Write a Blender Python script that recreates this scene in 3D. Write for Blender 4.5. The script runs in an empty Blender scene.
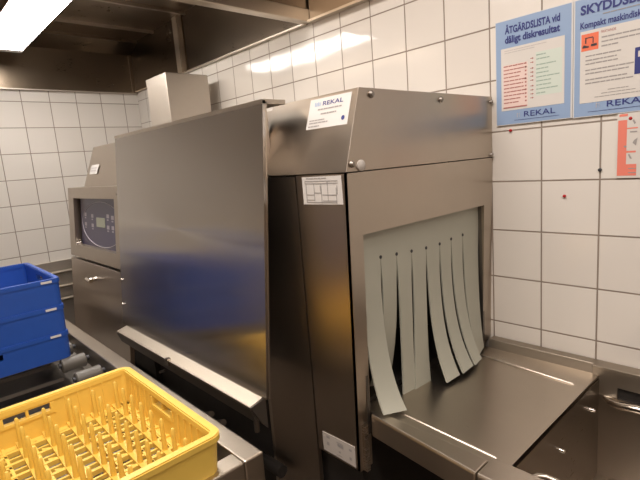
import bpy, bmesh, math, random
from mathutils import Vector, Matrix
random.seed(7)
T = 0.152            # one wall tile, in metres
ZO = 1.39            # height of the tile line used as zero
FL = -ZO / T         # floor level in tile units
scene = bpy.context.scene

# ------------------------------------------------------------------ camera, world, lights
cam_d = bpy.data.cameras.new('camera')
cam = bpy.data.objects.new('camera', cam_d)
scene.collection.objects.link(cam)
scene.camera = cam
cam_d.sensor_width = 36.0
cam_d.lens = 466.471 / 640 * 36.0
cam_d.clip_start = 0.02
YAW, PITCH, ROLL = math.radians(47.47), math.radians(80.39), math.radians(-4.47)
cam.matrix_world = (Matrix.Translation((3.673 * T, -9.232 * T, 0.704 * T + ZO))
                    @ Matrix.Rotation(YAW, 4, 'Z') @ Matrix.Rotation(PITCH, 4, 'X') @ Matrix.Rotation(ROLL, 4, 'Z'))

world = bpy.data.worlds.new('world')
scene.world = world
world.use_nodes = True
world.node_tree.nodes['Background'].inputs[0].default_value = (1.0, 0.85, 0.72, 1)
world.node_tree.nodes['Background'].inputs[1].default_value = 0.05

LAMP_STRENGTH = 23.0
def area_light(name, loc, target, sx, sy, power, col):
    d = bpy.data.lights.new(name, 'AREA')
    d.shape = 'RECTANGLE'; d.size = sx; d.size_y = sy; d.energy = power; d.color = col
    o = bpy.data.objects.new(name, d)
    scene.collection.objects.link(o)
    o.location = (loc[0] * T, loc[1] * T, loc[2] * T + ZO)
    v = Vector(((target[0] - loc[0]), (target[1] - loc[1]), (target[2] - loc[2])))
    o.rotation_euler = v.to_track_quat('-Z', 'Y').to_euler()
    return o
area_light('ceiling_light_room', (-0.5, -7.6, 8.3), (-0.5, -7.6, 0), 1.4, 0.4, 31, (1.0, 0.905, 0.835))
area_light('fill_light_side', (8.5, -9.5, 8.3), (8.5, -9.5, 0), 1.2, 0.4, 19, (1.0, 0.905, 0.835))  # added fill, no known lamp there; brightens curtain and exit face
area_light('fill_light_far', (-4.5, -15.6, 8.3), (-4.5, -15.6, 0), 1.2, 0.4, 10, (1.0, 0.94, 0.89))  # added fill without a known lamp, lifts the left wall

scene.view_settings.view_transform = 'Standard'
scene.view_settings.look = 'None'
scene.view_settings.gamma = 1.0
scene.view_settings.use_curve_mapping = False
scene.view_settings.exposure = 0.06

# ------------------------------------------------------------------ materials
def new_mat(name):
    m = bpy.data.materials.new(name)
    m.use_nodes = True
    nt = m.node_tree
    return m, nt, nt.nodes['Principled BSDF']
def plain(name, col, rough=0.5, metal=0.0, spec=0.5, noise=0.0, scale=40.0, bump=0.0, trans=0.0):
    m, nt, b = new_mat(name)
    b.inputs['Base Color'].default_value = (*col, 1)
    b.inputs['Roughness'].default_value = rough
    b.inputs['Metallic'].default_value = metal
    b.inputs['Specular IOR Level'].default_value = spec
    if noise or bump:
        tc = nt.nodes.new('ShaderNodeTexCoord')
        n = nt.nodes.new('ShaderNodeTexNoise'); n.inputs['Scale'].default_value = scale; n.inputs['Detail'].default_value = 5
        nt.links.new(tc.outputs['Object'], n.inputs['Vector'])
        if noise:
            mx = nt.nodes.new('ShaderNodeMix'); mx.data_type = 'RGBA'
            mx.inputs[6].default_value = (*[c * (1 - noise) for c in col], 1)
            mx.inputs[7].default_value = (*[min(1, c * (1 + noise)) for c in col], 1)
            nt.links.new(n.outputs['Fac'], mx.inputs[0]); nt.links.new(mx.outputs[2], b.inputs['Base Color'])
        if bump:
            bp = nt.nodes.new('ShaderNodeBump'); bp.inputs['Strength'].default_value = bump; bp.inputs['Distance'].default_value = 0.002
            nt.links.new(n.outputs['Fac'], bp.inputs['Height']); nt.links.new(bp.outputs['Normal'], b.inputs['Normal'])
    return m
ANISO_ROT = 0.0
def steel(name, col=(0.56, 0.52, 0.47), rough=0.3, stretch=(4, 4, 60), amp=0.06, bump=0.05, smudge=0.1, aniso=0.0):
    """brushed stainless: stretched noise drives the roughness, larger blotches are wear"""
    m, nt, b = new_mat(name)
    b.inputs['Metallic'].default_value = 1.0
    tc = nt.nodes.new('ShaderNodeTexCoord')
    mp = nt.nodes.new('ShaderNodeMapping'); mp.inputs['Scale'].default_value = stretch
    nt.links.new(tc.outputs['Object'], mp.inputs['Vector'])
    n1 = nt.nodes.new('ShaderNodeTexNoise'); n1.inputs['Scale'].default_value = 6; n1.inputs['Detail'].default_value = 6
    nt.links.new(mp.outputs['Vector'], n1.inputs['Vector'])
    n2 = nt.nodes.new('ShaderNodeTexNoise'); n2.inputs['Scale'].default_value = 7; n2.inputs['Detail'].default_value = 7; n2.inputs['Roughness'].default_value = 0.65
    nt.links.new(tc.outputs['Object'], n2.inputs['Vector'])
    add = nt.nodes.new('ShaderNodeMath'); add.operation = 'MULTIPLY_ADD'
    nt.links.new(n1.outputs['Fac'], add.inputs[0]); add.inputs[1].default_value = amp * 2; add.inputs[2].default_value = rough - amp
    add2 = nt.nodes.new('ShaderNodeMath'); add2.operation = 'MULTIPLY_ADD'
    nt.links.new(n2.outputs['Fac'], add2.inputs[0]); add2.inputs[1].default_value = smudge; nt.links.new(add.outputs[0], add2.inputs[2])
    nt.links.new(add2.outputs[0], b.inputs['Roughness'])
    mx = nt.nodes.new('ShaderNodeMix'); mx.data_type = 'RGBA'
    mx.inputs[6].default_value = (*[c * 0.92 for c in col], 1); mx.inputs[7].default_value = (*[c * 1.06 for c in col], 1)
    nt.links.new(n2.outputs['Fac'], mx.inputs[0]); nt.links.new(mx.outputs[2], b.inputs['Base Color'])
    if aniso:
        b.inputs['Anisotropic'].default_value = aniso; b.inputs['Anisotropic Rotation'].default_value = ANISO_ROT
        tg = nt.nodes.new('ShaderNodeTangent'); tg.direction_type = 'RADIAL'; tg.axis = 'Z'; nt.links.new(tg.outputs[0], b.inputs['Tangent'])
    bp = nt.nodes.new('ShaderNodeBump'); bp.inputs['Strength'].default_value = bump; bp.inputs['Distance'].default_value = 0.001
    nt.links.new(n1.outputs['Fac'], bp.inputs['Height']); nt.links.new(bp.outputs['Normal'], b.inputs['Normal'])
    return m
def tile_mat(name, axis):
    """glazed square wall tiles with brown-grey grout; the pattern is in the wall's own coordinates"""
    m, nt, b = new_mat(name)
    N, L = nt.nodes.new, nt.links.new
    tc = N('ShaderNodeTexCoord')
    sc = N('ShaderNodeVectorMath'); sc.operation = 'SCALE'; sc.inputs['Scale'].default_value = 1 / T
    L(tc.outputs['Object'], sc.inputs[0])
    sp = N('ShaderNodeSeparateXYZ'); L(sc.outputs[0], sp.inputs[0])
    def mth(op, a, b_=None, c=None):
        n = N('ShaderNodeMath'); n.operation = op
        for i, v in enumerate((a, b_, c)):
            if v is None: continue
            if isinstance(v, (int, float)): n.inputs[i].default_value = v
            else: L(v, n.inputs[i])
        return n.outputs[0]
    u, v = sp.outputs[axis], sp.outputs[2]
    fu, fv = mth('FRACT', u), mth('FRACT', v)
    du = mth('ABSOLUTE', mth('SUBTRACT', fu, 0.5)); dv = mth('ABSOLUTE', mth('SUBTRACT', fv, 0.5))
    mxd = mth('MAXIMUM', du, dv)
    mr = N('ShaderNodeMapRange'); mr.interpolation_type = 'SMOOTHSTEP'
    mr.inputs['From Min'].default_value = 0.482; mr.inputs['From Max'].default_value = 0.491
    L(mxd, mr.inputs['Value'])
    cmb = N('ShaderNodeCombineXYZ'); L(mth('FLOOR', u), cmb.inputs[0]); L(mth('FLOOR', v), cmb.inputs[1])
    wn = N('ShaderNodeTexWhiteNoise'); wn.noise_dimensions = '2D'; L(cmb.outputs[0], wn.inputs['Vector'])
    wc = N('ShaderNodeSeparateColor'); L(wn.outputs['Color'], wc.inputs[0])
    # tile colour varies a little from tile to tile
    tcol = N('ShaderNodeMix'); tcol.data_type = 'RGBA'
    tcol.inputs[6].default_value = (0.70, 0.66, 0.61, 1); tcol.inputs[7].default_value = (0.75, 0.715, 0.665, 1)
    L(wn.outputs['Value'], tcol.inputs[0])
    col = N('ShaderNodeMix'); col.data_type = 'RGBA'
    L(mr.outputs[0], col.inputs[0]); L(tcol.outputs[2], col.inputs[6]); col.inputs[7].default_value = (0.27, 0.22, 0.18, 1)
    L(col.outputs[2], b.inputs['Base Color'])
    L(mth('MULTIPLY_ADD', mr.outputs[0], 0.6, 0.09), b.inputs['Roughness'])
    # every tile sits at a hair's tilt and swells softly at its edge
    tilt = mth('ADD', mth('MULTIPLY', mth('SUBTRACT', wc.outputs[0], 0.5), fu), mth('MULTIPLY', mth('SUBTRACT', wc.outputs[1], 0.5), fv))
    nz = N('ShaderNodeTexNoise'); nz.inputs['Scale'].default_value = 1.3; nz.inputs['Detail'].default_value = 1
    L(sc.outputs[0], nz.inputs['Vector'])
    h = mth('ADD', mth('MULTIPLY', tilt, 0.0006), mth('MULTIPLY', nz.outputs['Fac'], 0.0010))
    h = mth('SUBTRACT', h, mth('MULTIPLY', mr.outputs[0], 0.0012))
    bp = N('ShaderNodeBump'); bp.inputs['Strength'].default_value = 1.0; bp.inputs['Distance'].default_value = 1.0
    L(h, bp.inputs['Height']); L(bp.outputs['Normal'], b.inputs['Normal'])
    return m
def glow(name, col, strength):
    m, nt, b = new_mat(name)
    b.inputs['Base Color'].default_value = (0.9, 0.9, 0.9, 1)
    b.inputs['Emission Color'].default_value = (*col, 1)
    b.inputs['Emission Strength'].default_value = strength
    return m

M = {}
M['tile_back'] = tile_mat('glazed_tile_back', 0)
M['tile_left'] = tile_mat('glazed_tile_left', 1)
M['panel'] = steel('steel_side_panel', (0.54, 0.51, 0.475), 0.21, (60, 60, 3), 0.02, 0.002, 0.06, 0.88)
M['steel'] = steel('steel_brushed', (0.55, 0.50, 0.445), 0.22, (5, 5, 90), 0.04, 0.006, 0.1)
M['steel_v'] = steel('steel_vertical', (0.47, 0.41, 0.35), 0.30, (90, 90, 4), 0.03, 0.0, 0.06, 0.5)
M['face'] = steel('steel_exit_face', (0.475, 0.415, 0.35), 0.27, (90, 90, 4), 0.04, 0.008, 0.1)
M['bench'] = steel('steel_bench', (0.57, 0.505, 0.43), 0.24, (6, 60, 6), 0.05, 0.01, 0.14)
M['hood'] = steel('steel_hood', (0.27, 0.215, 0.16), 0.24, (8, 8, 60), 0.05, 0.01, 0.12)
M['hood_rear_shaded'] = steel('steel_hood_rear_shaded', (0.10, 0.078, 0.058), 0.24, (8, 8, 60), 0.05, 0.006, 0.12)  # hood steel with a darkened colour, offsets the lamp's reflection on the rear
M['basin_shaded'] = steel('steel_basin_shaded', (0.24, 0.20, 0.16), 0.26, (5, 5, 60), 0.03, 0.0, 0.06)  # steel darkened in its colour to stand for shade inside the sink
M['splash'] = steel('steel_splash', (0.40, 0.35, 0.29), 0.42, (5, 40, 5), 0.04, 0.006, 0.1)
M['trim'] = steel('steel_trim', (0.55, 0.49, 0.415), 0.30, (60, 4, 4), 0.04, 0.008, 0.05)
M['duct'] = steel('steel_duct', (0.60, 0.55, 0.49), 0.40, (6, 6, 30), 0.05, 0.02, 0.15)
M['dark'] = plain('shade_black', (0.02, 0.017, 0.015), 0.55, 0.0, 0.4, 0.3, 30)  # near-black colour stands for shade under the machine and in the overflow recess
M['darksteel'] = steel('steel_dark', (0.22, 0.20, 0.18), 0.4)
M['chrome'] = plain('polished_steel', (0.75, 0.71, 0.66), 0.12, 1.0)
M['screw'] = plain('dull_screw', (0.30, 0.27, 0.24), 0.4, 1.0)
M['curtain'] = plain('grey_vinyl', (0.40, 0.40, 0.335), 0.42, 0, 0.4, 0.04, 12)
M['yellow'] = plain('yellow_plastic', (0.82, 0.56, 0.11), 0.38, 0, 0.45, 0.05, 25, 0.05)
M['blue'] = plain('blue_plastic', (0.018, 0.078, 0.37), 0.40, 0, 0.45, 0.08, 25, 0.05)
M['roller'] = plain('grey_roller_plastic', (0.11, 0.10, 0.086), 0.4)
M['black'] = plain('black_print', (0.03, 0.03, 0.035), 0.5)
M['paper'] = plain('white_paper', (0.66, 0.63, 0.59), 0.5)
M['sticker'] = plain('white_sticker', (0.64, 0.62, 0.595), 0.42)
M['plate'] = plain('grey_rating_plate', (0.50, 0.46, 0.42), 0.45)
M['pblue'] = plain('poster_blue', (0.27, 0.38, 0.57), 0.4)
M['pblue_edge'] = plain('poster_edge', (0.62, 0.62, 0.62), 0.4)
M['navy'] = plain('navy_ink', (0.025, 0.035, 0.19), 0.5)
M['grey_ink'] = plain('grey_ink', (0.33, 0.31, 0.30), 0.5)
M['pale_ink'] = plain('pale_ink', (0.50, 0.47, 0.46), 0.5)
M['pink'] = plain('pale_pink_print', (0.77, 0.60, 0.55), 0.5)
M['mint'] = plain('pale_green_print', (0.60, 0.67, 0.60), 0.5)
M['red_ink'] = plain('dark_red_ink', (0.40, 0.16, 0.14), 0.5)
M['green_ink'] = plain('green_ink', (0.30, 0.40, 0.34), 0.5)
M['orange'] = plain('orange_print', (0.80, 0.17, 0.08), 0.5)
M['coral'] = plain('coral_red_print', (0.78, 0.22, 0.16), 0.5)
M['red'] = plain('red_plastic', (0.45, 0.015, 0.02), 0.4)
M['screen'] = plain('indigo_panel_film', (0.055, 0.048, 0.10), 0.28)
M['lcd'] = plain('lcd_grey_green', (0.36, 0.38, 0.28), 0.3)
M['icon'] = plain('pale_icon_print', (0.40, 0.37, 0.41), 0.4)
M['floor'] = plain('brown_floor_tile', (0.14, 0.11, 0.085), 0.5, 0, 0.4, 0.2, 9)
M['ceiling'] = plain('ceiling_board', (0.62, 0.58, 0.53), 0.8)
M['wall_dark'] = plain('far_wall_paint', (0.40, 0.33, 0.265), 0.7, 0, 0.3, 0.15, 4)
M['wall_beige'] = plain('beige_wall_paint', (0.42, 0.35, 0.29), 0.7, 0, 0.3, 0.08, 4)
M['tube'] = glow('fluorescent_diffuser', (1.0, 0.93, 0.86), LAMP_STRENGTH)
M['tube_end'] = plain('white_lamp_housing', (0.72, 0.70, 0.68), 0.5)

# ------------------------------------------------------------------ mesh helpers (coordinates in tile units)
ORIG = {}
def PW(p):
    return Vector((p[0] * T, p[1] * T, p[2] * T + ZO))
class MB:
    def __init__(self): self.v = []; self.f = []
    def add(self, vs, fs):
        k = len(self.v); self.v += [tuple(p) for p in vs]; self.f += [tuple(i + k for i in f) for f in fs]; return self
    def hexa(self, p):          # 4 bottom points then 4 top points, same turning order
        return self.add(p, [(0, 3, 2, 1), (4, 5, 6, 7), (0, 1, 5, 4), (1, 2, 6, 5), (2, 3, 7, 6), (3, 0, 4, 7)])
    def box(self, x0, x1, y0, y1, z0, z1):
        return self.hexa([(x0, y0, z0), (x1, y0, z0), (x1, y1, z0), (x0, y1, z0), (x0, y0, z1), (x1, y0, z1), (x1, y1, z1), (x0, y1, z1)])
    def slab(self, q, d):       # quad q thickened by vector d
        return self.hexa([tuple(p) for p in q] + [tuple(a + b for a, b in zip(p, d)) for p in q])
    def prism_x(self, poly, x0, x1, x1s=None):      # poly of (y,z) swept along x
        n = len(poly)
        vs = [(x0, y, z) for y, z in poly] + [(x1, y, z) for y, z in poly]
        return self.add(vs, [tuple(range(n))[::-1], tuple(range(n, 2 * n))] + [(i, (i + 1) % n, n + (i + 1) % n, n + i) for i in range(n)])
    def tube(self, path, r, n=12, caps=True):
        path = [Vector(p) for p in path]; rr = r if isinstance(r, (list, tuple)) else [r] * len(path)
        vs = []; fs = []; a = None
        for i, p in enumerate(path):
            t = (path[min(i + 1, len(path) - 1)] - path[max(i - 1, 0)]).normalized()
            if a is None: a = t.orthogonal().normalized()
            a = (a - t * a.dot(t)).normalized(); b = t.cross(a)
            for k in range(n):
                w = 2 * math.pi * k / n; vs.append(tuple(p + (a * math.cos(w) + b * math.sin(w)) * rr[i]))
        for i in range(len(path) - 1):
            for k in range(n):
                fs.append((i * n + k, i * n + (k + 1) % n, (i + 1) * n + (k + 1) % n, (i + 1) * n + k))
        if caps:
            fs.append(tuple(range(n))[::-1]); fs.append(tuple(range((len(path) - 1) * n, len(path) * n)))
        return self.add(vs, fs)
    def build(self, name, mat, parent=None, origin=None, bevel=0.0, smooth=False, seg=2):
        me = bpy.data.meshes.new(name)
        if parent is not None: o0 = ORIG[parent.name]
        elif origin is not None: o0 = PW(origin)
        else:
            xs, ys, zs = zip(*self.v)
            o0 = PW(((min(xs) + max(xs)) / 2, (min(ys) + max(ys)) / 2, min(zs)))
        me.from_pydata([PW(p) - o0 for p in self.v], [], self.f)
        bm = bmesh.new(); bm.from_mesh(me)
        bmesh.ops.recalc_face_normals(bm, faces=bm.faces)
        bm.to_mesh(me); bm.free()
        if smooth:
            for p in me.polygons: p.use_smooth = True
            me.set_sharp_from_angle(angle=math.radians(40))
        me.materials.append(M[mat] if isinstance(mat, str) else mat)
        o = bpy.data.objects.new(name, me)
        scene.collection.objects.link(o)
        if parent is not None: o.parent = parent
        else: o.location = o0
        ORIG[o.name] = o0
        if bevel:
            md = o.modifiers.new('bevel', 'BEVEL'); md.width = bevel; md.segments = seg; md.limit_method = 'ANGLE'; md.angle_limit = math.radians(35)
        return o
def B(*a): return MB().box(*a)
def tag(o, label, cat, group=None):
    o['label'] = label; o['category'] = cat
    if group: o['group'] = group
    return o
def thing(name, base, label, cat, group=None):
    o = bpy.data.objects.new(name, None); scene.collection.objects.link(o)
    o.location = PW(base); o.empty_display_size = 0.05
    ORIG[o.name] = PW(base)
    return tag(o, label, cat, group)
def struct(name, mb, mat, origin=None):
    o = mb.build(name, mat, None, origin); o['kind'] = 'structure'; return o
def dup(root, offset, label, group=None):
    r = root.copy(); scene.collection.objects.link(r); r.location = root.location + Vector(offset) * T; r['label'] = label
    if group: r['group'] = group
    for ch in list(root.children):
        c = ch.copy(); scene.collection.objects.link(c); c.parent = r
        for g in list(ch.children):
            d = g.copy(); scene.collection.objects.link(d); d.parent = c
    return r
def text(s, x0, x1, z0, z1, place, mat, name, parent, bold=0.0, depth=0.004):
    """lettering fitted to a rectangle; place(u, v, w) maps the flat sheet to tile-unit space"""
    cu = bpy.data.curves.new('tmp', 'FONT'); cu.body = s; cu.offset = bold; cu.resolution_u = 3
    ob = bpy.data.objects.new('tmp', cu); scene.collection.objects.link(ob)
    dg = bpy.context.evaluated_depsgraph_get()
    me = bpy.data.meshes.new_from_object(ob.evaluated_get(dg))
    bpy.data.objects.remove(ob)
    xs = [v.co.x for v in me.vertices]; ys = [v.co.y for v in me.vertices]
    ax, bx, ay, by = min(xs), max(xs), min(ys), max(ys)
    mb = MB()
    mb.v = [place(x0 + (v.co.x - ax) / (bx - ax) * (x1 - x0), z0 + (v.co.y - ay) / (by - ay) * (z1 - z0), depth) for v in me.vertices]
    mb.f = [tuple(p.vertices) for p in me.polygons]
    bpy.data.meshes.remove(me)
    return mb.build(name, mat, parent)
def words(x0, x1, z, h, place, mb, depth=0.004, rnd=random, skew=0.0):
    """one line of print too small to read: word-length dashes"""
    x = x0
    while x < x1 - 0.02:
        w = min(rnd.uniform(0.04, 0.13), x1 - x)
        mb.add([place(x, z, depth), place(x + w, z, depth), place(x + w, z + h, depth), place(x, z + h, depth)], [(0, 1, 2, 3)])
        x += w + 0.008
    return mb
def rect(mb, x0, x1, z0, z1, place, depth):
    mb.add([place(x0, z0, depth), place(x1, z0, depth), place(x1, z1, depth), place(x0, z1, depth)], [(0, 1, 2, 3)])
    return mb

# ------------------------------------------------------------------ room shell
XL, YF, XR, ZC = -17.89, -17.0, 13.0, 8.5
struct('floor', B(XL - 1, XR + 1, YF - 1, 1, FL - 0.6, FL), 'floor')
struct('ceiling', B(XL - 1, XR + 1, YF - 1, 1, ZC, ZC + 0.6), 'ceiling')
struct('wall_back', B(XL - 1, XR + 1, 0, 0.8, FL, ZC), 'tile_back', (0, 0, 0))
struct('wall_left', B(XL - 0.8, XL, YF, 0, FL, ZC), 'tile_left', (XL, -1.639, 3.868))
struct('wall_front', B(XL - 1, XR + 1, YF - 0.8, YF, FL, ZC), 'wall_dark')
struct('wall_right', B(XR, XR + 0.8, YF, 0, FL, ZC), 'wall_beige')
struct('trim_1', B(XL, XL + 0.10, -9.5, -0.01, -5.6, -2.56), 'duct')       # steel splash sheet low on the left wall

# rail rack on the left wall
rk = thing('wall_rail', (XL + 0.1, -4.6, -4.2), 'three horizontal steel bars on the left wall between blue crates and dishwasher', 'rail')
for z in (-2.98, -3.58, -4.12):
    MB().tube([(XL + 0.42, -7.6, z), (XL + 0.42, -2.6, z)], 0.075, 12).build('bar', 'trim', rk, smooth=True)
for y in (-7.2, -2.9):
    B(XL + 0.1, XL + 0.36, y - 0.08, y + 0.08, -4.3, -2.8).build('bracket', 'steel', rk)

# ------------------------------------------------------------------ extractor hood
HZ = 4.38
hd = thing('extractor_hood', (-12, -3.5, HZ), 'large brown-toned stainless extractor hood with a light inside above the dishwasher', 'hood')
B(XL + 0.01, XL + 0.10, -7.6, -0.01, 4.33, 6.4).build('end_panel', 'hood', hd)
B(XL + 0.10, -6.2, -0.10, -0.01, HZ, 6.4).build('rear_panel', 'hood_rear_shaded', hd)
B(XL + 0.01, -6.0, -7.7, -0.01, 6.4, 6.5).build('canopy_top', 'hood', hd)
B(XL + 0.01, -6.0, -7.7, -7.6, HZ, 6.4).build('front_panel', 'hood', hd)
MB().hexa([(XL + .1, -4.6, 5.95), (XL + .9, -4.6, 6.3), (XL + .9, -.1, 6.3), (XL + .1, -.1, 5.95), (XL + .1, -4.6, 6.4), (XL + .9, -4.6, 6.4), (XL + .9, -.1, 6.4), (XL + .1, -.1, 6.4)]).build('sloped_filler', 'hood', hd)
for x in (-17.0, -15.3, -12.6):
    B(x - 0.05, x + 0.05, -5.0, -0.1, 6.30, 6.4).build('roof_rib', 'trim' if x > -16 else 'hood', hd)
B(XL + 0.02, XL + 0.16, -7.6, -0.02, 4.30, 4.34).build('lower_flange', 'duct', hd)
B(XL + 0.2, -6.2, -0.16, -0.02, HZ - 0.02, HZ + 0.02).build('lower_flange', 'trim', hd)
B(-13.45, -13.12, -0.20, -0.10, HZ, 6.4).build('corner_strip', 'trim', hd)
B(-13.12, -12.80, -0.16, -0.10, HZ, 6.4).build('inner_strip', 'hood', hd)  # darker second strip beside the corner strip
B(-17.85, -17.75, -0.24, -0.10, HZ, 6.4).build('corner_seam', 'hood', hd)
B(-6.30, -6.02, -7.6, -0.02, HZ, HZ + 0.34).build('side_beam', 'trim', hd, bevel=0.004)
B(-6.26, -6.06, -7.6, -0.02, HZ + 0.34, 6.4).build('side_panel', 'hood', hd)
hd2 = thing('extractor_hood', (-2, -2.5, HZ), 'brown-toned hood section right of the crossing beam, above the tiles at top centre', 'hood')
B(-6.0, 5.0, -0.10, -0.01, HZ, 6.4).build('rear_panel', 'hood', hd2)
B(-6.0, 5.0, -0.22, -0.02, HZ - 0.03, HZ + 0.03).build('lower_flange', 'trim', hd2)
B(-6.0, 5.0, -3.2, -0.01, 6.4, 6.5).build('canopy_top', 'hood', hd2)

lm = thing('hood_light', (-11.5, -5.33, 5.25), 'bright white fluorescent light fitting inside the hood at top left', 'lamp')
MB().prism_x([(-5.90, 5.28), (-5.86, 5.25), (-4.84, 5.25), (-4.80, 5.28), (-4.80, 5.47), (-5.90, 5.47)], -15.6, -7.6).build('diffuser', 'tube', lm)
B(-15.95, -15.6, -5.93, -4.77, 5.24, 5.65).build('end_cap', 'tube_end', lm, bevel=0.006)
B(-7.6, -7.3, -5.93, -4.77, 5.24, 5.65).build('end_cap', 'tube_end', lm, bevel=0.006)
B(-15.6, -7.6, -5.93, -4.77, 5.47, 6.39).build('housing', 'hood', lm)

# ------------------------------------------------------------------ dishwasher
KL = 0.103
def lean(z, off=0.0): return -4.65 + off - KL * (1.71 - z) - 0.0
dw = thing('dishwasher', (-7, -2.2, FL), 'stainless steel conveyor dishwasher along the tiled wall with grey strip curtain at its exit', 'dishwasher')
prof = [(-4.20, -3.3), (-4.20, 0.48), (-3.85, 1.66), (-0.05, 1.66), (-0.05, -3.3)]
MB().prism_x(prof, -12.6, -2.98).build('wash_chamber', 'steel_v', dw)
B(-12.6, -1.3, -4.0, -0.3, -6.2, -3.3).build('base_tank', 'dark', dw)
for x in (-12.2, -7.2, -1.6):
    for y in (-3.9, -0.6):
        MB().tube([(x, y, FL), (x, y, FL + 0.3), (x, y, FL + 0.3), (x, y, -6.2)], [0.28, 0.28, 0.18, 0.18], 12).build('leg', 'darksteel', dw)
# entry end: sloped shoulder above the control box
entry = MB().hexa([(-12.9, -4.34, .46), (-8.9, -4.34, .46), (-8.9, -.06, .46), (-12.9, -.06, .46), (-12.55, -3.98, 1.7), (-8.9, -3.98, 1.7), (-8.9, -.06, 1.7), (-12.55, -.06, 1.7)]).build('entry_hood', 'face', dw, bevel=0.002)
def slope(u, v, w):      # sloped front of both shoulders; v is the height
    return (u, -4.35 + (v - 0.5) * 0.3083 - w * 0.95, v + w * 0.29)
ent_lab = MB().slab([slope(-12.45, .84, .004), slope(-11.75, .84, .004), slope(-11.65, 1.12, .004), slope(-12.35, 1.12, .004)], (0, -.012, .004)).build('entry_label', 'sticker', dw)
ent_lab['label'] = 'small white sticker on the far shoulder'
ln = MB(); words(-12.35, -11.8, .92, .04, slope, ln, .022); words(-12.3, -11.8, 1.0, .04, slope, ln, .022); ln.build('printed_text', 'pale_ink', ent_lab)
# control box
def fq(x0, x1, z0, z1, off, depth):      # slab with a leaning front
    m = MB()
    return m.hexa([(x0, lean(z0, off), z0), (x1, lean(z0, off), z0), (x1, lean(z0, off) + depth, z0), (x0, lean(z0, off) + depth, z0),
                   (x0, lean(z1, off), z1), (x1, lean(z1, off), z1), (x1, lean(z1, off) + depth, z1), (x0, lean(z1, off) + depth, z1)])
def lq(u, v, w): return (u, lean(v, 0.25) - w, v)
cb = MB()
for a in ((-13.5, -12.95, -1.76, .46), (-9.3, -8.6, -1.76, .46), (-12.95, -9.3, .12, .46), (-12.95, -9.3, -1.76, -1.36)):
    x0, x1, z0, z1 = a
    m = fq(x0, x1, z0, z1, .1, .28); cb.add(m.v, m.f)
cbx = cb.build('control_box', 'face', dw)
fq(-13.5, -8.6, -1.76, .46, .38, .35).build('control_box_back', 'darksteel', dw)
scr = fq(-12.72, -9.32, -1.36, .10, .25, .1).build('display_panel', 'screen', dw)
scr['label'] = 'dark indigo touch panel with an oval ring of icons'
ring = []
for k in range(49):
    w = 2 * math.pi * k / 48; ring.append(lq(-10.85 + 1.72 * math.cos(w), -.66 + .67 * math.sin(w), 0.004))
MB().tube(ring, 0.010, 6, False).build('oval_ring', 'icon', scr)
MB().slab([lq(-11.2, -.73, 0), lq(-10.5, -.73, 0), lq(-10.5, -.46, 0), lq(-11.2, -.46, 0)], (0, -.02, 0)).build('display', 'lcd', scr)
for i, (x, z) in enumerate(((-12.25, -.42), (-12.25, -.72), (-11.6, -.45), (-11.6, -.74), (-10.25, -.42), (-10.25, -.74), (-9.88, -.45), (-9.88, -.74))):
    m = MB(); rect(m, x - .10, x + .10, z - .03, z + .08, lq, .006); rect(m, x - .08, x + .06, z - .10, z - .06, lq, .006); m.build('icon_button', 'icon', scr)
MB().tube([(-12.8, lean(-1.3, .1) + .1, -1.33), (-12.8, lean(-1.3, .1) - .02, -1.33)], [.12, .06], 14).build('corner_stud', 'chrome', dw, smooth=True)
for x, z in ((-9.02, .25), (-8.95, -1.55)):
    MB().tube([(x, lean(z, .1) + .02, z), (x, lean(z, .1) - .03, z)], .035, 8).build('screw', 'screw', dw)
door = fq(-13.5, -8.6, -4.7, -1.84, .1, .12).build('service_door', 'steel_v', dw, bevel=0.002)
kn = MB().tube([(-11.05, lean(-2.27, .1) + .02, -2.27), (-11.05, lean(-2.27, .1) - .18, -2.27), (-11.05, lean(-2.27, .1) - .24, -2.27)], [.07, .07, .05], 14)
kn.tube([(-11.25, lean(-2.27, .1) - .21, -2.27), (-10.85, lean(-2.27, .1) - .21, -2.27)], .06, 12)
kn.build('knob', 'chrome', door, smooth=True)
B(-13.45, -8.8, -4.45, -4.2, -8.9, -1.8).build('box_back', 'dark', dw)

# leaning side panel (lifted hood door)
PX0, PX1, PZ0, PZ1 = -8.75, -2.40, -3.15, 1.71
panel = fq(PX0, PX1, PZ0, PZ1, 0, .05).build('side_panel', 'panel', dw)
panel['label'] = 'broad smooth steel side panel leaning out at the bottom'
fq(PX1 - .05, PX1, PZ0, PZ1 - .02, .05, .03).build('edge_flange', 'trim', panel)
fq(PX0, PX0 + .05, PZ0, PZ1 - .02, .05, .03).build('edge_flange', 'trim', panel)
B(PX0, PX1, -4.66, -4.19, 1.655, 1.725).build('top_flange', 'trim', panel)
for z in (-1.95, -2.6):
    MB().tube([(PX0 + .06, lean(z) + .01, z), (PX0 + .06, lean(z) - .025, z)], .03, 8).build('rivet', 'chrome', panel)
B(-3.02, -2.9, -4.33, -4.2, .5, 1.62).build('guide_rail', 'steel_v', dw)
yl = lean(PZ0)
lip = MB()
lip.hexa([(-8.50, -5.40, -3.27), (-2.52, -5.40, -3.27), (-2.52, yl + .05, -3.19), (-8.50, yl + .05, -3.19),
          (-8.50, -5.40, -3.21), (-2.52, -5.40, -3.21), (-2.52, yl + .05, -3.13), (-8.50, yl + .05, -3.13)])
lip.hexa([(-8.50, -5.40, -3.27), (-2.52, -5.40, -3.27), (-2.52, -5.36, -3.27), (-8.50, -5.36, -3.27),
          (-8.50, -5.42, -3.21), (-2.52, -5.42, -3.21), (-2.52, -5.36, -3.21), (-8.50, -5.36, -3.21)])
drip = lip.build('drip_ledge', 'splash', panel)
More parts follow.
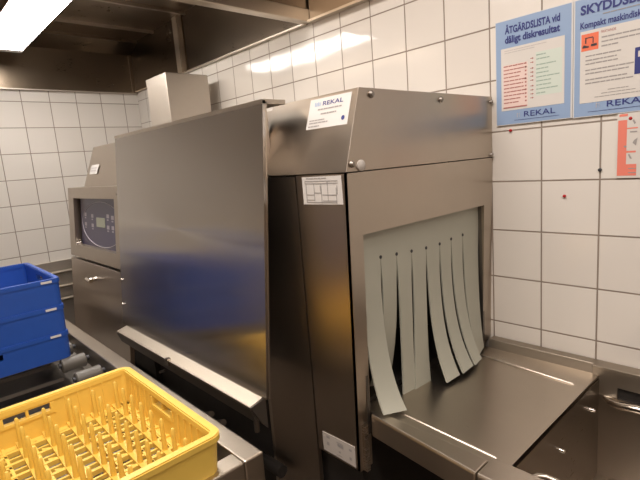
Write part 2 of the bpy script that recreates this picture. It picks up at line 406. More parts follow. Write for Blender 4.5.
MB().hexa([(-8.6, -5.30, -3.55), (-2.54, -5.30, -3.55), (-2.54, -5.26, -3.55), (-8.6, -5.26, -3.55), (-8.6, -5.40, -3.27), (-2.54, -5.40, -3.27), (-2.54, -5.35, -3.27), (-8.6, -5.35, -3.27)]).build('ledge_apron', 'darksteel', panel)
MB().add([(-2.5, -5.41, -3.22), (-2.5, yl + .05, -3.16), (-2.5, yl + .05, -3.72), (-2.5, -5.2, -3.6), (-2.56, -5.41, -3.22), (-2.56, yl + .05, -3.16), (-2.56, yl + .05, -3.72), (-2.56, -5.2, -3.6)],
         [(0, 1, 2, 3), (7, 6, 5, 4), (0, 4, 5, 1), (1, 5, 6, 2), (2, 6, 7, 3), (3, 7, 4, 0)]).build('end_cheek', 'darksteel', panel)
B(-5.62, -5.50, -5.44, -5.36, -3.32, -3.17).build('clip', 'chrome', panel)
# odds and ends under the ledge
for a, b_, r in (((-9.24, -4.9, -3.5), (-9.3, -4.9, -4.9), .09), ((-7.87, -4.7, -4.43), (-7.5, -4.7, -4.28), .035), ((-5.6, -4.7, -4.82), (-5.2, -4.75, -4.62), .07), ((-5.1, -4.7, -4.83), (-4.7, -4.75, -4.63), .07)):
    MB().tube([a, b_], r, 10).build('pipe', 'darksteel', dw, smooth=True)
MB().tube([(-3.1, -4.95, -3.4), (-3.1, -4.95, -4.1)], .05, 10).build('pipe', 'darksteel', dw, smooth=True)
MB().tube([(-12.4, -4.55, -5.1), (-3.0, -4.55, -5.1)], .12, 12).build('pipe', 'dark', dw, smooth=True)
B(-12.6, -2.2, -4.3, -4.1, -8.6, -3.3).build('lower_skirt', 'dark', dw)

# exit tower
def tilt(p): return (p[0] + .025 + .028 * (min(p[2], .6) - .5) if p[0] > -1.2 else p[0], p[1], p[2])
cp_ = B(-3.42, -2.125, -4.36, -4.28, FL + .4, .48).build('column_panel', 'steel_v', dw)
B(-3.52, -3.42, -4.36, -4.20, FL + .4, .46).build('column_edge', 'trim', cp_, bevel=0.002)
tw = MB()
tw.box(-2.10, -1.0, -4.35, -4.28, -4.31, .495); tw.v = [tilt(p) for p in tw.v]
twp = tw.build('tower_side', 'steel_v', dw)
fr = MB()
fr.box(-1.06, -0.995, -4.35, -4.06, -4.31, .495)
fr.box(-1.06, -0.995, -.35, -.004, -3.42, .495)
fr.box(-1.06, -0.995, -4.06, -.35, -.44, .495)
fr.v = [tilt(p) for p in fr.v]
face = fr.build('exit_frame', 'face', dw)
B(-1.03, -1.005, -4.06, -.35, -.445, -.42).build('frame_lip', 'trim', face)
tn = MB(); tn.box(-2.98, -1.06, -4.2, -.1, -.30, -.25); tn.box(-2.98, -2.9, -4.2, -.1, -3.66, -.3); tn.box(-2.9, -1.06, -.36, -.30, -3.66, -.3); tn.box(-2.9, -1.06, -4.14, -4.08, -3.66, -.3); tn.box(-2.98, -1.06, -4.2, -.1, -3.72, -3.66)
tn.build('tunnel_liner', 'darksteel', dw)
B(-2.0, -1.02, -4.28, -4.2, -4.31, -3.5).build('skirt_return', 'steel', dw)
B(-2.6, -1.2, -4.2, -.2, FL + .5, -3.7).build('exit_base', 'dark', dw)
hp = [(-4.36, .51), (-3.985, 1.705), (-.004, 1.705), (-.004, .51)]
hm = MB().prism_x(hp, -3.0, -1.0); hm.v = [tilt(p) for p in hm.v]
hm.build('exit_hood', 'face', dw, bevel=0.0015)
for y, z, r, m in ((-3.73, 1.615, .055, 'screw'), (-1.87, 1.59, .05, 'screw'), (-.07, 1.60, .04, 'screw'), (-4.24, .62, .05, 'screw'), (-4.05, .59, .085, 'plate'), (-.08, .56, .04, 'screw')):
    MB().tube([(-1.0, y, z), (-.95, y, z), (-.925, y, z)], [r, r, r * .6], 14).build('bolt' if r > .08 else 'screw', m, dw, smooth=True)
# maker's sticker on the sloping shoulder
ls = MB().slab([slope(-2.0, 1.195, .004), slope(-1.10, 1.195, .004), slope(-1.09, 1.655, .004), slope(-1.98, 1.655, .004)], (0, -.008, .003)).build('maker_sticker', 'sticker', dw)
ls['label'] = 'white maker sticker reading REKAL'
def sl2(u, v, w): return slope(u, v, w + .014)
text('REKAL', -1.68, -1.24, 1.535, 1.60, sl2, 'navy', 'lettering', ls, .012, .002)
lg = MB()
for k in range(4): rect(lg, -1.86 + k * .035, -1.84 + k * .035, 1.535, 1.60 - .01 * (k % 2), sl2, .002)
lg.build('logo_mark', 'pblue', ls)
ln = MB(); words(-1.78, -1.26, 1.47, .022, sl2, ln, .002); words(-1.70, -1.36, 1.40, .022, sl2, ln, .002)
words(-1.94, -1.6, 1.315, .018, sl2, ln, .002); words(-1.94, -1.52, 1.275, .018, sl2, ln, .002); words(-1.95, -1.7, 1.225, .018, sl2, ln, .002)
ln.build('printed_text', 'grey_ink', ls)
dm = MB(); n = 20
dm.add([sl2(-1.20 + .035 * math.cos(2 * math.pi * k / n), 1.30 + .035 * math.sin(2 * math.pi * k / n), .002) for k in range(n)], [tuple(range(n))]); dm.build('round_mark', 'navy', ls)
# diagram sticker on the tower side
def side(u, v, w): return (u, -4.352 - w, v)
ds = MB().slab([side(-1.95, .04, 0), side(-1.08, .05, 0), side(-1.09, .475, 0), side(-1.95, .465, 0)], (0, -.008, 0)).build('diagram_sticker', 'sticker', dw)
ds['label'] = 'white sticker with a line drawing of the machine'
dl = MB()
def ln_h(x0, x1, z, t=.006): rect(dl, x0, x1, z - t, z + t, side, .012)
def ln_v(x, z0, z1, t=.006): rect(dl, x - t, x + t, z0, z1, side, .012)
for a in ((-1.88, -1.16, .40), (-1.88, -1.16, .365), (-1.86, -1.68, .19), (-1.86, -1.68, .11), (-1.68, -1.52, .22), (-1.5, -1.2, .19), (-1.86, -1.2, .075), (-1.5, -1.2, .10)): ln_h(*a)
for a in ((-1.88, .36, .40), (-1.86, .075, .36), (-1.68, .10, .36), (-1.52, .06, .36), (-1.38, .10, .40), (-1.20, .06, .30), (-1.54, .24, .33), (-1.18, .2, .33)): ln_v(*a)
words(-1.85, -1.4, .435, .015, side, dl, .012)
dl.build('line_drawing', 'grey_ink', ds)
rp = MB().slab([side(-1.96, -4.26, 0), side(-1.20, -4.27, 0), side(-1.20, -3.90, 0), side(-1.96, -3.92, 0)], (0, -.008, 0)).build('rating_plate', 'plate', dw)
rp['label'] = 'grey rating plate low on the tower'
dl = MB()
for x, z, w, h in ((-1.86, -4.0, .08, .05), (-1.86, -4.13, .06, .06), (-1.62, -3.99, .16, .015), (-1.60, -4.05, .14, .05), (-1.58, -4.16, .05, .03), (-1.33, -4.02, .06, .04), (-1.33, -4.18, .05, .05), (-1.62, -4.22, .12, .012)):
    rect(dl, x, x + w, z, z + h, side, .012)
dl.build('printed_text', 'grey_ink', rp)

# strip curtain
CX = -1.13
cur = MB(); n = 28
hy = [-3.528, -3.11, -2.69, -2.25, -1.811, -1.411, -.986]
hz = [-.905, -.935, -.965, -.99, -.995, -.97, -.96]
tops = [-4.06] + hy + [-.36]
cm = MB()
zz = [-.9] + hz + [-.9]
for i in range(len(tops) - 1):
    cm.add([(CX, tops[i], zz[i]), (CX, tops[i + 1], zz[i + 1]), (CX, tops[i + 1], -.40), (CX, tops[i], -.40),
            (CX - .03, tops[i], zz[i]), (CX - .03, tops[i + 1], zz[i + 1]), (CX - .03, tops[i + 1], -.40), (CX - .03, tops[i], -.40)],
           [(0, 1, 2, 3), (7, 6, 5, 4), (0, 4, 5, 1), (2, 6, 7, 3)])
curtain = cm.build('curtain', 'curtain', dw)
curtain['label'] = 'grey-green vinyl strip curtain hanging in the exit opening'
# strip ends: (x, y of left edge, y of right edge, z) for the left and right bottom corners, and how late the bend comes
ends = [((-.77, -4.085, -3.30), (-.58, -3.742, -3.30), .9),
        ((-1.62, -3.52, -3.42), (-1.42, -3.20, -3.42), .5),
        ((-1.03, -3.235, -3.44), (-1.015, -2.90, -3.44), .4),
        ((-.99, -2.935, -3.44), (-.995, -2.46, -3.44), .4),
        ((-.64, -2.47, -3.365), (-.63, -2.06, -3.365), .8),
        ((-.60, -1.99, -3.36), (-.63, -1.57, -3.365), .8),
        ((-.60, -1.55, -3.36), (-.66, -1.19, -3.365), .8),
        ((-.78, -1.12, -3.40), (-.95, -.55, -3.42), .6)]
for i, (el, er, bend) in enumerate(ends):
    m = MB(); vs = []
    gap = .026
    for k in range(n + 1):
        t = k / n
        for side_i in range(2):
            y0 = tops[i + side_i] + (gap if side_i == 0 else -gap) * (min(1, t * 6) + 1.4 * t)
            z0 = zz[i + side_i]
            e = (el, er)[side_i]
            # cubic bezier in each coordinate: hangs straight down, then swings out
            p0 = Vector((CX, y0, z0)); p3 = Vector(e)
            p1 = Vector((CX, y0, z0 + (p3.z - z0) * .4)); p2 = Vector((CX + (p3.x - CX) * .12, y0 + (p3.y - y0) * .28, z0 + (p3.z - z0) * (.55 + .25 * bend)))
            p = p0 * (1 - t) ** 3 + p1 * 3 * t * (1 - t) ** 2 + p2 * 3 * t * t * (1 - t) + p3 * t ** 3
            vs.append(p)
    nv = len(vs)
    bk = [(p.x - .026, p.y, p.z - .002) for p in vs]
    fs = []
    for k in range(n):
        a, b_, c, d = 2 * k, 2 * k + 1, 2 * k + 3, 2 * k + 2
        fs += [(a, b_, c, d), (nv + d, nv + c, nv + b_, nv + a), (a, d, nv + d, nv + a), (b_, nv + b_, nv + c, c)]
    fs += [(2 * n, 2 * n + 1, nv + 2 * n + 1, nv + 2 * n), (0, nv, nv + 1, 1)]
    m.add([tuple(p) for p in vs] + bk, fs)
    m.build('curtain_strip', 'curtain', curtain, smooth=True)
for y, z in zip(hy, hz):
    MB().tube([(CX - .01, y, z), (CX + .008, y, z)], .030, 10).build('punched_hole', 'black', curtain)

# exhaust duct on top
du = MB()
for s in range(1):
    du.box(-12.38, -10.88, -2.0, -.47, 1.702, 3.87)
tag(du.build('exhaust_duct', 'duct', None, bevel=0.004), 'square steel exhaust duct box standing upright on top of the dishwasher', 'duct')

# ------------------------------------------------------------------ exit drainboard and sink
db = thing('drainboard', (0, -2.2, FL), 'stainless drainboard table under the strip curtain at the machine exit', 'drainboard')
def zs(y): return -3.36 - (y + 4.19) * .042      # sheet falls gently towards the wall
sh = MB().hexa([(-1.3, -4.05, zs(-4.05) - .06), (1.0, -4.05, zs(-4.05) - .06), (1.14, -.27, zs(-.27) - .06), (-1.3, -.27, zs(-.27) - .06),
                (-1.3, -4.05, zs(-4.05)), (1.19, -4.05, zs(-4.05)), (1.14, -.27, zs(-.27)), (-1.3, -.27, zs(-.27))])
sh.build('draining_sheet', 'bench', db, bevel=0.002)
MB().hexa([(-0.99, -4.15, -3.42), (0.93, -4.36, -3.42), (0.93, -4.02, -3.42), (-0.99, -3.98, -3.42), (-0.99, -4.15, -3.335), (0.93, -4.36, -3.335), (0.93, -4.02, -3.335), (-0.99, -3.98, -3.335)]).build('front_rim', 'bench', db, bevel=0.003)
MB().hexa([(-0.99, -4.16, -3.72), (0.93, -4.37, -3.72), (0.93, -4.22, -3.72), (-0.99, -4.1, -3.72), (-0.99, -4.16, -3.345), (0.93, -4.37, -3.345), (0.93, -4.22, -3.345), (-0.99, -4.1, -3.345)]).build('fascia', 'bench', db, bevel=0.004)
MB().tube([(-.90, -3.74, zs(-3.74) - .015), (.95, -3.87, zs(-3.87) - .015), (1.0, -3.87, zs(-3.87) - .04)], [.035, .035, .02], 10).build('drain_bead', 'bench', db, smooth=True)
MB().tube([(-.98, -.78, zs(-.8)), (.92, -.98, zs(-.98)), (.97, -.99, zs(-.99) - .03)], [.035, .035, .02], 10).build('drain_bead', 'bench', db, smooth=True)
MB().hexa([(-1.0, -.29, -3.56), (1.12, -.29, -3.56), (1.12, -.02, -3.56), (-1.0, -.02, -3.56), (-1.0, -.23, -3.345), (1.06, -.23, -3.345), (1.06, -.02, -3.345), (-1.0, -.02, -3.345)]).build('splashback', 'splash', db, bevel=0.002)
for x, y in ((-.6, -.5), (.6, -.5), (.78, -3.9)):
    MB().tube([(x, y, FL), (x, y, -3.6)], .14, 14).build('leg', 'steel_v', db, smooth=True)

sk = thing('sink', (3.0, -2.2, FL), 'deep stainless sink right of the drainboard with a bright bar at its rear wall', 'sink')
MB().hexa([(1.10, -3.86, -5.5), (1.195, -3.86, -5.5), (1.15, -.30, -5.5), (1.06, -.30, -5.5), (1.10, -3.86, zs(-3.86) - .07), (1.195, -3.86, zs(-3.86) - .07), (1.15, -.30, zs(-.30) - .07), (1.06, -.30, zs(-.30) - .07)]).build('basin_side', 'basin_shaded', sk)
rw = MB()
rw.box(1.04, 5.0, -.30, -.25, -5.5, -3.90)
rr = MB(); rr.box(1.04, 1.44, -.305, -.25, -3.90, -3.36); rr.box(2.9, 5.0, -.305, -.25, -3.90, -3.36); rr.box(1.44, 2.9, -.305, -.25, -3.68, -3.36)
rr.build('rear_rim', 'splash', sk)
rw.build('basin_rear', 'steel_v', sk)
B(1.40, 2.95, -.25, -.06, -4.0, -3.60).build('overflow_recess', 'dark', sk)  # recess shade put in as near-black colour
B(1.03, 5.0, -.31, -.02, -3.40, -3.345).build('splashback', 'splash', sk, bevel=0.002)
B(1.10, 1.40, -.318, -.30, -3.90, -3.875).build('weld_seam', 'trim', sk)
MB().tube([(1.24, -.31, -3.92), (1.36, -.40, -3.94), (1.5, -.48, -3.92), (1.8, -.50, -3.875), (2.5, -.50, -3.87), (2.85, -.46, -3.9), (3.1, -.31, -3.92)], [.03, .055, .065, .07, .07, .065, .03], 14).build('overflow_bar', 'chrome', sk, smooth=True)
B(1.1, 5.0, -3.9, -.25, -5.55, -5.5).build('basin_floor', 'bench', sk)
B(5.0, 5.05, -3.9, -.25, -5.55, -3.4).build('basin_side', 'basin_shaded', sk)
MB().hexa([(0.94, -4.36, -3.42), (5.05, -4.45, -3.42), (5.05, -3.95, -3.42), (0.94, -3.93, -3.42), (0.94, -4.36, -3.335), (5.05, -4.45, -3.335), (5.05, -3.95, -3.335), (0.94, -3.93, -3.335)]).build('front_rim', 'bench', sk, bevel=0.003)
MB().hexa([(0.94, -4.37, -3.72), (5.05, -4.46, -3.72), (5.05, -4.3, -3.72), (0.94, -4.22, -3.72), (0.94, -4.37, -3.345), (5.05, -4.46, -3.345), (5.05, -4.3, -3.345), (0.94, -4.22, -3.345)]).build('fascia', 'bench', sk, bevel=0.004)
B(1.12, 5.0, -3.92, -3.86, -5.5, -3.42).build('basin_front', 'basin_shaded', sk)
for y, z in ((-.84, -3.95), (-2.25, -4.0)):
    MB().tube([(1.15, y, z), (1.24, y, z), (1.26, y, z)], [.035, .03, .015], 10).build('stud', 'chrome', sk, smooth=True)
for x, y in ((4.8, -3.9), (4.8, -.5), (1.3, -3.9)):
    MB().tube([(x, y, FL), (x, y, -5.55)], .14, 14).build('leg', 'steel_v', sk, smooth=True)
rc = MB(); rc.tube([(1.44, -3.93, -3.41), (1.49, -3.83, -3.405), (1.58, -3.79, -3.405), (2.4, -3.79, -3.405)], .035, 12); rc.build('rolled_corner', 'bench', sk, smooth=True)

# ------------------------------------------------------------------ roller table
rt = thing('roller_table', (-6.5, -7.9, FL), 'stainless roller table with grey rollers carrying the crates and the yellow rack', 'roller table')
RZ = -3.3
B(-13.2, -1.5, -6.22, -5.90, RZ - .5, RZ).build('side_rail', 'trim', rt, bevel=0.004)
B(-13.2, -1.5, -10.7, -10.38, RZ - .5, RZ).build('side_rail', 'trim', rt, bevel=0.004)
B(-1.82, -1.5, -10.38, -6.22, RZ - .5, RZ).build('end_rail', 'trim', rt, bevel=0.004)
B(-13.2, -1.82, -10.38, -6.22, -4.15, -4.05).build('tray', 'darksteel', rt)
for k in range(9):
    x = -2.6 - 1.12 * k
    for y0, y1 in ((-6.85, -6.32), (-10.28, -9.75)):
        r_ = MB().tube([(x, y0, -3.565), (x, y0 + .02, -3.565), (x, y1 - .02, -3.565), (x, y1, -3.565)], [.145, .168, .168, .145], 20).build('roller', 'roller', rt, smooth=True)
        MB().tube([(x, y0 - .05, -3.55), (x, y1 + .08, -3.55)], .06, 10).build('axle', 'black', r_, smooth=True)
    if k < 8:
        B(x - .05, x + .05, -9.75, -6.85, -3.9, -3.82).build('cross_bar', 'darksteel', rt)
for x in (-12.8, -1.68):
    for y in (-6.05, -10.55):
        MB().tube([(x, y, FL), (x, y, RZ - .5)], .15, 14).build('leg', 'steel_v', rt, smooth=True)
MB().tube([(-12.8, -6.05, -7.6), (-1.68, -6.05, -7.6)], .1, 12).build('stretcher', 'steel_v', rt, smooth=True)

# ------------------------------------------------------------------ crates and rack
def rack_shell(x0, x1, y0, y1, z0, z1, mat, root, slot_w, slot_z, slot_h, divider, ribs):
    t = .085; tp = .045 if divider else .015; ov = .03 if divider else .015
    def wall(axis, side_):
        m = MB()
        def bx(a0, a1, b0, b1, c0, c1):      # a along the wall, b across (0 = outside face, positive inwards)
            pts = []
            for c in (c0, c1):
                ins = tp * (z1 - c) / (z1 - z0)
                for a, b in ((a0, b0), (a1, b0), (a1, b1), (a0, b1)):
                    if axis == 'x':
                        y = (y0 + b + ins) if side_ < 0 else (y1 - b - ins); pts.append((a, y, c))
                    else:
                        x = (x0 + b + ins) if side_ < 0 else (x1 - b - ins); pts.append((x, a, c))
            m.hexa(pts)
        A0, A1 = (x0, x1) if axis == 'x' else (y0, y1)
        A0 += .16; A1 -= .16
        c = (A0 + A1) / 2; s0, s1 = c - slot_w / 2, c + slot_w / 2
        zb, zt = slot_z, slot_z + slot_h
        bx(A0, s0, 0, t, z0, z1 - .09); bx(s1, A1, 0, t, z0, z1 - .09)
        bx(s0, s1, 0, t, z0, zb); bx(s0, s1, 0, t, zt, z1 - .09)
        if divider: bx(c - .02, c + .02, 0, t, zb, zt)
        # rolled rim: thicker at the top, overhanging outside
        bx(A0, A1, -ov, t + .015, z1 - .10, z1 - .02); bx(A0, A1, -ov / 2, t, z1 - .02, z1)
        if ribs:
            k = A0 + .25
            while k < A1 - .2:
                if not (s0 - .08 < k < s1 + .08): bx(k - .012, k + .012, t, t + .02, z0, z1 - .1)
                k += .2
        # raised frame round the slot
        if divider:
            bx(s0 - .06, s1 + .06, t, t + .02, zb - .05, zb); bx(s0 - .06, s0, t, t + .02, zb, zt); bx(s1, s1 + .06, t, t + .02, zb, zt)
        return m
    for axis in 'xy':
        for s in (-1, 1):
            wall(axis, s).build('wall_panel', mat, root)
    R_ = .16
    for sx, cx in ((-1, x0), (1, x1)):
        for sy, cy in ((-1, y0), (1, y1)):
            m = MB(); n = 8
            def arc(ro, z, ins):
                return [(cx - sx * (R_ + ins) + sx * ro * math.cos(k * math.pi / 2 / n), cy - sy * (R_ + ins) + sy * ro * math.sin(k * math.pi / 2 / n), z) for k in range(n + 1)]
            def ann(ro0, ri0, za, ia, ro1, ri1, zb_, ib):
                vs = arc(ro0, za, ia) + arc(ri0, za, ia) + arc(ro1, zb_, ib) + arc(ri1, zb_, ib); q = n + 1; fs = []
                for k in range(n):
                    fs += [(k, k + 1, 2 * q + k + 1, 2 * q + k), (q + k, q + k + 1, 3 * q + k + 1, 3 * q + k), (k, k + 1, q + k + 1, q + k), (2 * q + k, 2 * q + k + 1, 3 * q + k + 1, 3 * q + k)]
                fs += [(0, q, 3 * q, 2 * q), (n, q + n, 3 * q + n, 2 * q + n)]
                m.add(vs, fs)
            fz = lambda z: tp * (z1 - z) / (z1 - z0)
            ann(R_, R_ - t, z0, fz(z0), R_, R_ - t, z1 - .09, fz(z1 - .09))
            ann(R_ + ov, R_ - t - .015, z1 - .10, 0, R_ + ov, R_ - t - .015, z1 - .02, 0)
            ann(R_ + ov / 2, R_ - t, z1 - .02, 0, R_ + ov / 2, R_ - t, z1, 0)
            m.build('corner_post', mat, root, smooth=True)

CY0, CY1, CX0, CX1 = -9.87, -6.57, -11.45, -8.17
def crate(z0, label):
    c = thing('dish_crate', ((CX0 + CX1) / 2, (CY0 + CY1) / 2, z0), label, 'crate', 'stacked blue dish crates')
    rack_shell(CX0, CX1, CY0, CY1, z0, z0 + .64, 'blue', c, .62, z0 + .36, .14, False, False)
    fl = MB(); fl.box(CX0 + .1, CX1 - .1, CY0 + .1, CY1 - .1, z0, z0 + .06)
    fl.build('crate_floor', 'blue', c)
    lb = B(CX1 - .02, CX1 + .022, CY1 - .40, CY1 - .18, z0 + .56, z0 + .61).build('label', 'sticker', c)
    lb['label'] = 'small white strip near the corner'
    return c
c0 = crate(-3.395, 'blue plastic dish crate at the bottom of the stack, standing on the roller table')
dup(c0, (0, 0, .641), 'blue plastic dish crate in the middle of the stack of three')
dup(c0, (0, 0, 1.282), 'blue open dish crate on top of the stack, its empty inside showing')

RX0, RX1, RY0, RY1, RK0, RK1 = -4.86, -1.56, -9.78, -6.48, -3.395, -2.74
yr = thing('dish_rack', ((RX0 + RX1) / 2, (RY0 + RY1) / 2, RK0), 'yellow plastic dish rack with rows of upright pegs on the roller table', 'rack')
rack_shell(RX0, RX1, RY0, RY1, RK0, RK1, 'yellow', yr, .66, -2.99, .12, True, True)
# lattice floor
PY = [-8.13 + (i - 3.5) * .37 for i in range(8)]
PX = [-3.21 + (i - 3.5) * .37 for i in range(8)]
lat = MB()
for i, y in enumerate(PY):
    lat.box(RX0 + .1, RX1 - .1, y - .045, y + .045, RK0 + .01, RK0 + .10)
    lat.box(RX0 + .1, RX1 - .1, y + .125, y + .165, RK0 + .01, RK0 + .07)
for i, x in enumerate(PX):
    lat.box(x - .03, x + .03, RY0 + .1, RY1 - .1, RK0 + .005, RK0 + .08)
    lat.box(x + .16, x + .20, RY0 + .1, RY1 - .1, RK0 + .005, RK0 + .06)
for i in range(0, 8, 2):
    for j in range(8):
        x, y = PX[j], PY[i]
        lat.hexa([(x - .12, y - .16, RK0 + .01), (x - .06, y - .16, RK0 + .01), (x + .12, y + .16, RK0 + .01), (x + .06, y + .16, RK0 + .01),
                  (x - .12, y - .16, RK0 + .07), (x - .06, y - .16, RK0 + .07), (x + .12, y + .16, RK0 + .07), (x + .06, y + .16, RK0 + .07)])
lat.box(RX0 + .08, RX1 - .08, RY0 + .08, RY0 + .25, RK0, RK0 + .05); lat.box(RX0 + .08, RX1 - .08, RY1 - .25, RY1 - .08, RK0, RK0 + .05)
lat.box(RX0 + .08, RX0 + .25, RY0 + .08, RY1 - .08, RK0, RK0 + .05); lat.box(RX1 - .25, RX1 - .08, RY0 + .08, RY1 - .08, RK0, RK0 + .05)
lat.build('lattice_floor', 'yellow', yr)
peg0 = None
for i, y in enumerate(PY):
    for j, x in enumerate(PX):
        if peg0 is None:
            peg0 = MB().tube([(x, y, RK0 + .05), (x, y, RK0 + .46), (x, y, RK0 + .56), (x, y, RK0 + .585)], [.040, .031, .029, .016], 10).build('peg', 'yellow', yr, smooth=True)
            bx0, by0 = x, y
        else:
            p = peg0.copy(); scene.collection.objects.link(p); p.parent = yr
            p.location = ((x - bx0) * T, (y - by0) * T, 0)
            p.rotation_euler = (0, 0, 0)

# ------------------------------------------------------------------ posters and notices on the tiles
def wall(u, v, w): return (u, -.045 - w, v)
def poster(x0, x1, z0, z1, label):
    p = thing('poster', ((x0 + x1) / 2, -.02, z0), label, 'poster', None)
    B(x0, x1, -.04, -.005, z0, z1).build('backing', 'pblue_edge', p)
    e = MB(); rect(e, x0 + (.022 if x0 > 0 else .008), x1 - (.03 if x0 < 0 else .012), z0 + .012, z1 - .012, wall, -.003); e.build('printed_sheet', 'pblue', p)
    return p
p1 = poster(-.86, .545, 1.11, 3.06, 'light blue poster headed ÅTGÄRDSLISTA vid dåligt diskresultat on the tiles')
text('ÅTGÄRDSLISTA vid', -.67, .33, 2.80, 2.975, wall, 'navy', 'heading', p1, .032)
text('dåligt diskresultat', -.67, .33, 2.59, 2.765, wall, 'navy', 'heading', p1, .032)
m = MB(); rect(m, -.75, .41, 1.385, 2.545, wall, .001); m.build('paper_inset', 'paper', p1)
m = MB(); words(-.68, .1, 2.49, .012, wall, m); words(-.68, -.1, 2.45, .012, wall, m); m.build('printed_text', 'pale_ink', p1)
m = MB(); rect(m, -.71, -.24, 1.44, 2.235, wall, .002); m.build('pink_column', 'pink', p1)
m = MB(); rect(m, -.09, .37, 1.585, 2.36, wall, .002); m.build('green_column', 'mint', p1)
m = MB(); ra = random.Random(3)
for k in range(11): words(-.70, -.24 - ra.uniform(0.02, .15), 2.20 - k * .068, .02, wall, m, .004, ra); rect(m, -.29, -.26, 2.195 - k * .068, 2.225 - k * .068, wall, .004)
rect(m, -.71, -.25, 1.425, 1.45, wall, .005)
m.build('printed_text', 'red_ink', p1)
m = MB()
for k in range(10):
    words(-.08, .36 - ra.uniform(.02, .28), 2.30 - k * .072 - (.03 if k > 1 else 0), .018, wall, m, .004, ra)
m.build('printed_text', 'green_ink', p1)
m = MB()
for k in range(10):
    z = 2.27 - k * .072 - (.03 if k > 1 else 0) - (.03 if k > 5 else 0)
    rect(m, -.19, -.155, z - .006, z + .006, wall, .004); m.add([wall(-.155, z - .018, .004), wall(-.125, z, .004), wall(-.155, z + .018, .004)], [(0, 1, 2)])
m.build('arrow', 'red_ink', p1)
text('REKAL', -.31, .26, 1.235, 1.335, wall, 'navy', 'lettering', p1, .002)
m = MB(); rect(m, -.5, .33, 1.185, 1.191, wall, .004); m.build('rule_line', 'navy', p1)
m = MB(); rect(m, -.445, -.435, 1.235, 1.32, wall, .004); rect(m, -.40, -.395, 1.235, 1.32, wall, .004); rect(m, -.435, -.40, 1.30, 1.305, wall, .004); m.build('logo_mark', 'pale_ink', p1)

p2 = poster(.552, 1.965, 1.10, 3.06, 'light blue poster headed SKYDDSBLAD with an orange hazard picture, at the right edge')
text('SKYDDSBLAD', .66, 1.84, 2.79, 2.945, wall, 'navy', 'heading', p2, .036)
m = MB(); words(1.0, 1.75, 2.735, .014, wall, m); m.build('printed_text', 'grey_ink', p2)
text('Kompakt maskindiskmedel', .66, 1.80, 2.535, 2.675, wall, 'navy', 'heading', p2, .024)
m = MB(); rect(m, .665, 1.86, 1.335, 2.525, wall, .001); m.build('paper_inset', 'paper', p2)
hz_ = MB(); rect(hz_, .68, .945, 2.20, 2.475, wall, .003); hp_ = hz_.build('hazard_picture', 'orange', p2)
m = MB()
rect(m, .70, .80, 2.25, 2.275, wall, .006); rect(m, .83, .92, 2.26, 2.30, wall, .006)
m.add([wall(.72, 2.30, .006), wall(.78, 2.275, .006), wall(.70, 2.275, .006)], [(0, 1, 2)])
rect(m, .74, .76, 2.32, 2.40, wall, .006); rect(m, .74, .86, 2.40, 2.415, wall, .006); rect(m, .855, .87, 2.31, 2.40, wall, .006)
m.build('symbol', 'black', hp_)
text('FRÄTANDE', .98, 1.20, 2.44, 2.49, wall, 'red_ink', 'heading', p2, .01)
m = MB()
for z, x1 in ((2.36, 1.75), (2.29, 1.7), (2.22, 1.25)): words(.99, x1, z, .022, wall, m, .004, ra)
for z, x1 in ((2.10, 1.28), (2.03, 1.22), (1.97, 1.24), (1.87, 1.47), (1.81, 1.40), (1.71, 1.40), (1.65, 1.46)): words(.75, x1, z, .02, wall, m, .004, ra)
for z, a, b_ in ((1.51, 1.1, 1.4), (1.46, 1.0, 1.5), (1.41, .9, 1.6)): words(a, b_, z, .012, wall, m, .004, ra)
m.build('printed_text', 'grey_ink', p2)
m = MB(); rect(m, 1.475, 1.80, 1.69, 2.10, wall, .003); nb = m.build('navy_block', 'navy', p2)
m = MB(); rect(m, 1.52, 1.56, 1.95, 2.04, wall, .005); rect(m, 1.58, 1.7, 1.97, 2.0, wall, .005); m.build('symbol', 'paper', nb)
text('REKAL', 1.09, 1.68, 1.235, 1.335, wall, 'navy', 'lettering', p2, .006)
m = MB(); rect(m, .80, 1.75, 1.178, 1.184, wall, .004); m.build('rule_line', 'navy', p2)
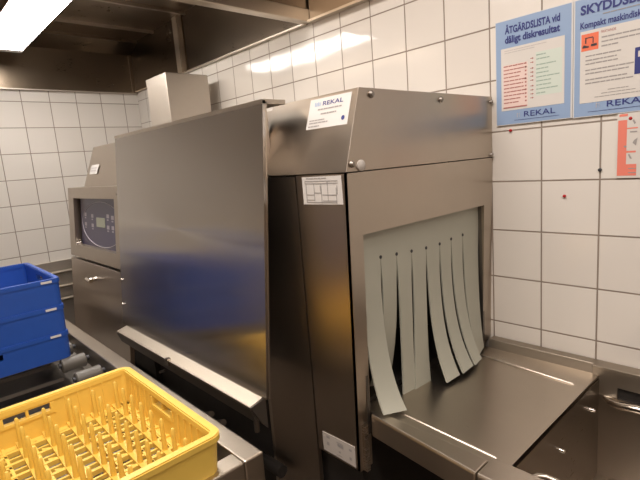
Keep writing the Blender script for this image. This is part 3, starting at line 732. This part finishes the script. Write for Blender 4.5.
m = MB(); rect(m, .925, .935, 1.235, 1.32, wall, .004); rect(m, .97, .975, 1.235, 1.32, wall, .004); rect(m, .935, .97, 1.30, 1.305, wall, .004); m.build('logo_mark', 'pale_ink', p2)

nt_ = thing('notice', (1.55, -.02, .0), 'white laminated notice with a coral red L-shaped band below the right poster', 'notice')
B(1.25, 1.95, -.03, -.005, .02, 1.095).build('backing', 'paper', nt_)
m = MB(); rect(m, 1.265, 1.395, .06, .98, wall, -.012); rect(m, 1.395, 1.545, .06, .25, wall, -.012); rect(m, 1.28, 1.40, 1.04, 1.08, wall, -.012)
rect(m, 1.395, 1.55, .83, .85, wall, -.012); rect(m, 1.395, 1.53, .44, .47, wall, -.012); m.build('red_band', 'coral', nt_)
m = MB(); rect(m, 1.36, 1.395, .53, .56, wall, -.010); rect(m, 1.44, 1.54, .77, .79, wall, -.010); words(1.43, 1.54, .17, .015, wall, m, -.01); words(1.43, 1.54, .10, .015, wall, m, -.01)
m.add([wall(1.48, .60, -.01), wall(1.53, .55, -.01), wall(1.55, .68, -.01), wall(1.50, .64, -.01)], [(0, 1, 2, 3)])
m.add([wall(1.45, .34, -.01), wall(1.48, .34, -.01), wall(1.44, .42, -.01), wall(1.42, .41, -.01)], [(0, 1, 2, 3)])
m.add([wall(1.47, .96, -.01), wall(1.50, .90, -.01), wall(1.52, .92, -.01), wall(1.49, .98, -.01)], [(0, 1, 2, 3)])
m.build('symbol', 'grey_ink', nt_)

for x, z, lab in ((.42, -.29, 'small red dot in the middle of a white tile, right of the exit face'),
                  (-.59, 1.0, 'small red dot on the grout line under the left poster'),
                  (1.44, 1.0, 'small red dot under the right poster, at the top of the notice')):
    tag(MB().tube([(x, 0, z), (x, -.035, z), (x, -.05, z)], [.028, .028, .015], 12).build('wall_plug', 'red', None, (x, 0, z), smooth=True), lab, 'wall plug', 'red dots on the tiles')
tag(MB().tube([(1.0, 0, .17), (1.0, -.03, .17), (1.0, -.04, .17)], [.03, .03, .015], 10).build('wall_plug', 'black', None, (1.0, 0, .17), smooth=True), 'small black dot on the vertical grout line left of the red-banded notice', 'wall plug')
